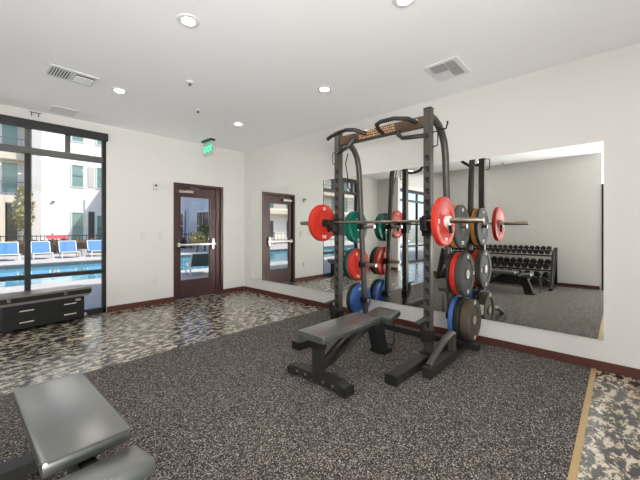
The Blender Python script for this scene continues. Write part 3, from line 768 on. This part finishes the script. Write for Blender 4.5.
# hedge and shrubs
hg = MB()
for k in range(26):
    hg.blob((1.2+k*.33, 21.6+random.uniform(-.1, .2), .35), .36, k, .3, 2)
tag(hg.build('low_hedge', M['hedge']), 'low brown hedge growing behind the pool fence', 'hedge')
def tree(loc, h, r, m, label, cat, seed, name='small_tree', nl=350, ls=.07):
    t = thing(name, label, cat, loc)
    MB().tube([(0, 0, -.01), (.05, 0, h*.4), (0, .05, h*.8)], [.06, .045, .02], 8).build('trunk', M['bark'], t, True)
    rr = random.Random(seed); f = MB()
    for k in range(nl):
        a = rr.uniform(0, 2*PI); q = rr.random()**.5*r; z = h*.35+rr.random()*h*.65; q *= max(.2, 1-abs(z/h-.65)*1.3)
        c = Vector((q*math.cos(a), q*math.sin(a), z)); n = Vector((rr.uniform(-1, 1), rr.uniform(-1, 1), rr.uniform(-1, 1))).normalized(); u = n.orthogonal().normalized(); v_ = n.cross(u); s = ls*rr.uniform(.6, 1.5)
        vs = [f.bm.verts.new(c+u*s), f.bm.verts.new(c+v_*s*.5), f.bm.verts.new(c-u*s), f.bm.verts.new(c-v_*s*.5)]
        f.bm.faces.new(vs)
    f.build('foliage', m, t)
    return t
tree((1.75, 22.3, 0), 3.4, .45, M['yleaf'], 'slim yellow-leaved tree beside the window mullion outside', 'tree', 1, nl=700, ls=.1)
tree((8.3, 16.9, 0), 1.1, .5, M['yleaf'], 'low yellow-green shrub below the window of the shaded building', 'shrub', 3, 'garden_shrub')
tree((9.1, 17.6, 0), 1.5, .5, M['leaf'], 'green leafy shrub against the shaded building', 'shrub', 4, 'garden_shrub')
bt = thing('bare_tree', 'thin bare young tree in front of the shaded building', 'tree', (9.3, 20.6, 0))
tb = MB(); tb.tube([(0, 0, 0), (0, 0, 1.2), (.05, 0, 2.6)], [.04, .03, .01], 6)
for k in range(9):
    a = k*2.4; tb.tube([(0, 0, .8+k*.15), (.3*math.cos(a), .3*math.sin(a), 1.3+k*.17)], [.015, .006], 5)
tb.build('branches', M['bark'], bt)
# chairs by the pool
def pool_chair(name, label, loc, rz, m, wd=.62, hb_=.72, group=None):
    t = thing(name, label, 'chair', loc, rz, group)
    fr = MB()
    for s in (-1, 1):
        x = s*wd/2
        fr.tube([(x, -.62, .0), (x, -.60, .26), (x, .05, .24), (x, .32, hb_)], .018, 8)
        fr.tube([(x, .05, .24), (x, .10, .0)], .018, 8)
    fr.tube([(-wd/2, .32, hb_), (wd/2, .32, hb_)], .018, 8); fr.tube([(-wd/2, -.6, .26), (wd/2, -.6, .26)], .018, 8)
    fr.build('chair_frame', M['whitemetal'], t, True)
    MB().beam((0, -.58, .27), (0, .03, .25), wd-.03, .015).build('seat', m, t)
    MB().beam((0, .04, .25), (0, .31, hb_-.01), wd-.03, .015).build('backrest', m, t)
    return t
g_ = 'blue chairs beyond the pool'
c0 = pool_chair('pool_chair', 'blue sling pool chair just right of the window mullion', (1.98, 18.3, -.005), 0, M['sling'], group=g_)
dup(c0, (2.92, 18.3, -.005), 0, 'blue sling pool chair in the middle of the three right of the mullion')
dup(c0, (3.98, 18.3, -.005), 0, 'blue sling pool chair nearest the right edge of the window')
dup(c0, (.95, 18.3, -.005), 0, 'blue sling pool chair at the far left edge of the picture')
dup(c0, (.2, 18.3, -.005), 0, 'blue sling pool chair outside the left edge of the picture')
pool_chair('lounge_chair', 'dark grey sling lounge chair seen through the glass door', (4.35, 8.55, -.005), R(165), M['greysling'], .66, .62)
o = MB().lathe([(.13, 0), (.17, .32), (.18, .34), (.15, .34), (.14, .3)], n=20).build('planter_pot', M['pot'], None, True); o.location = (3.42, 18.2, -.005)
tag(o, 'small grey planter pot between two blue pool chairs', 'planter')
o = MB().box(2.45, 3.25, 20.84, 20.96, .78, .965, .02).build('red_towel', M['red']); tag(o, 'red towel hanging over the pool fence rail', 'towel')
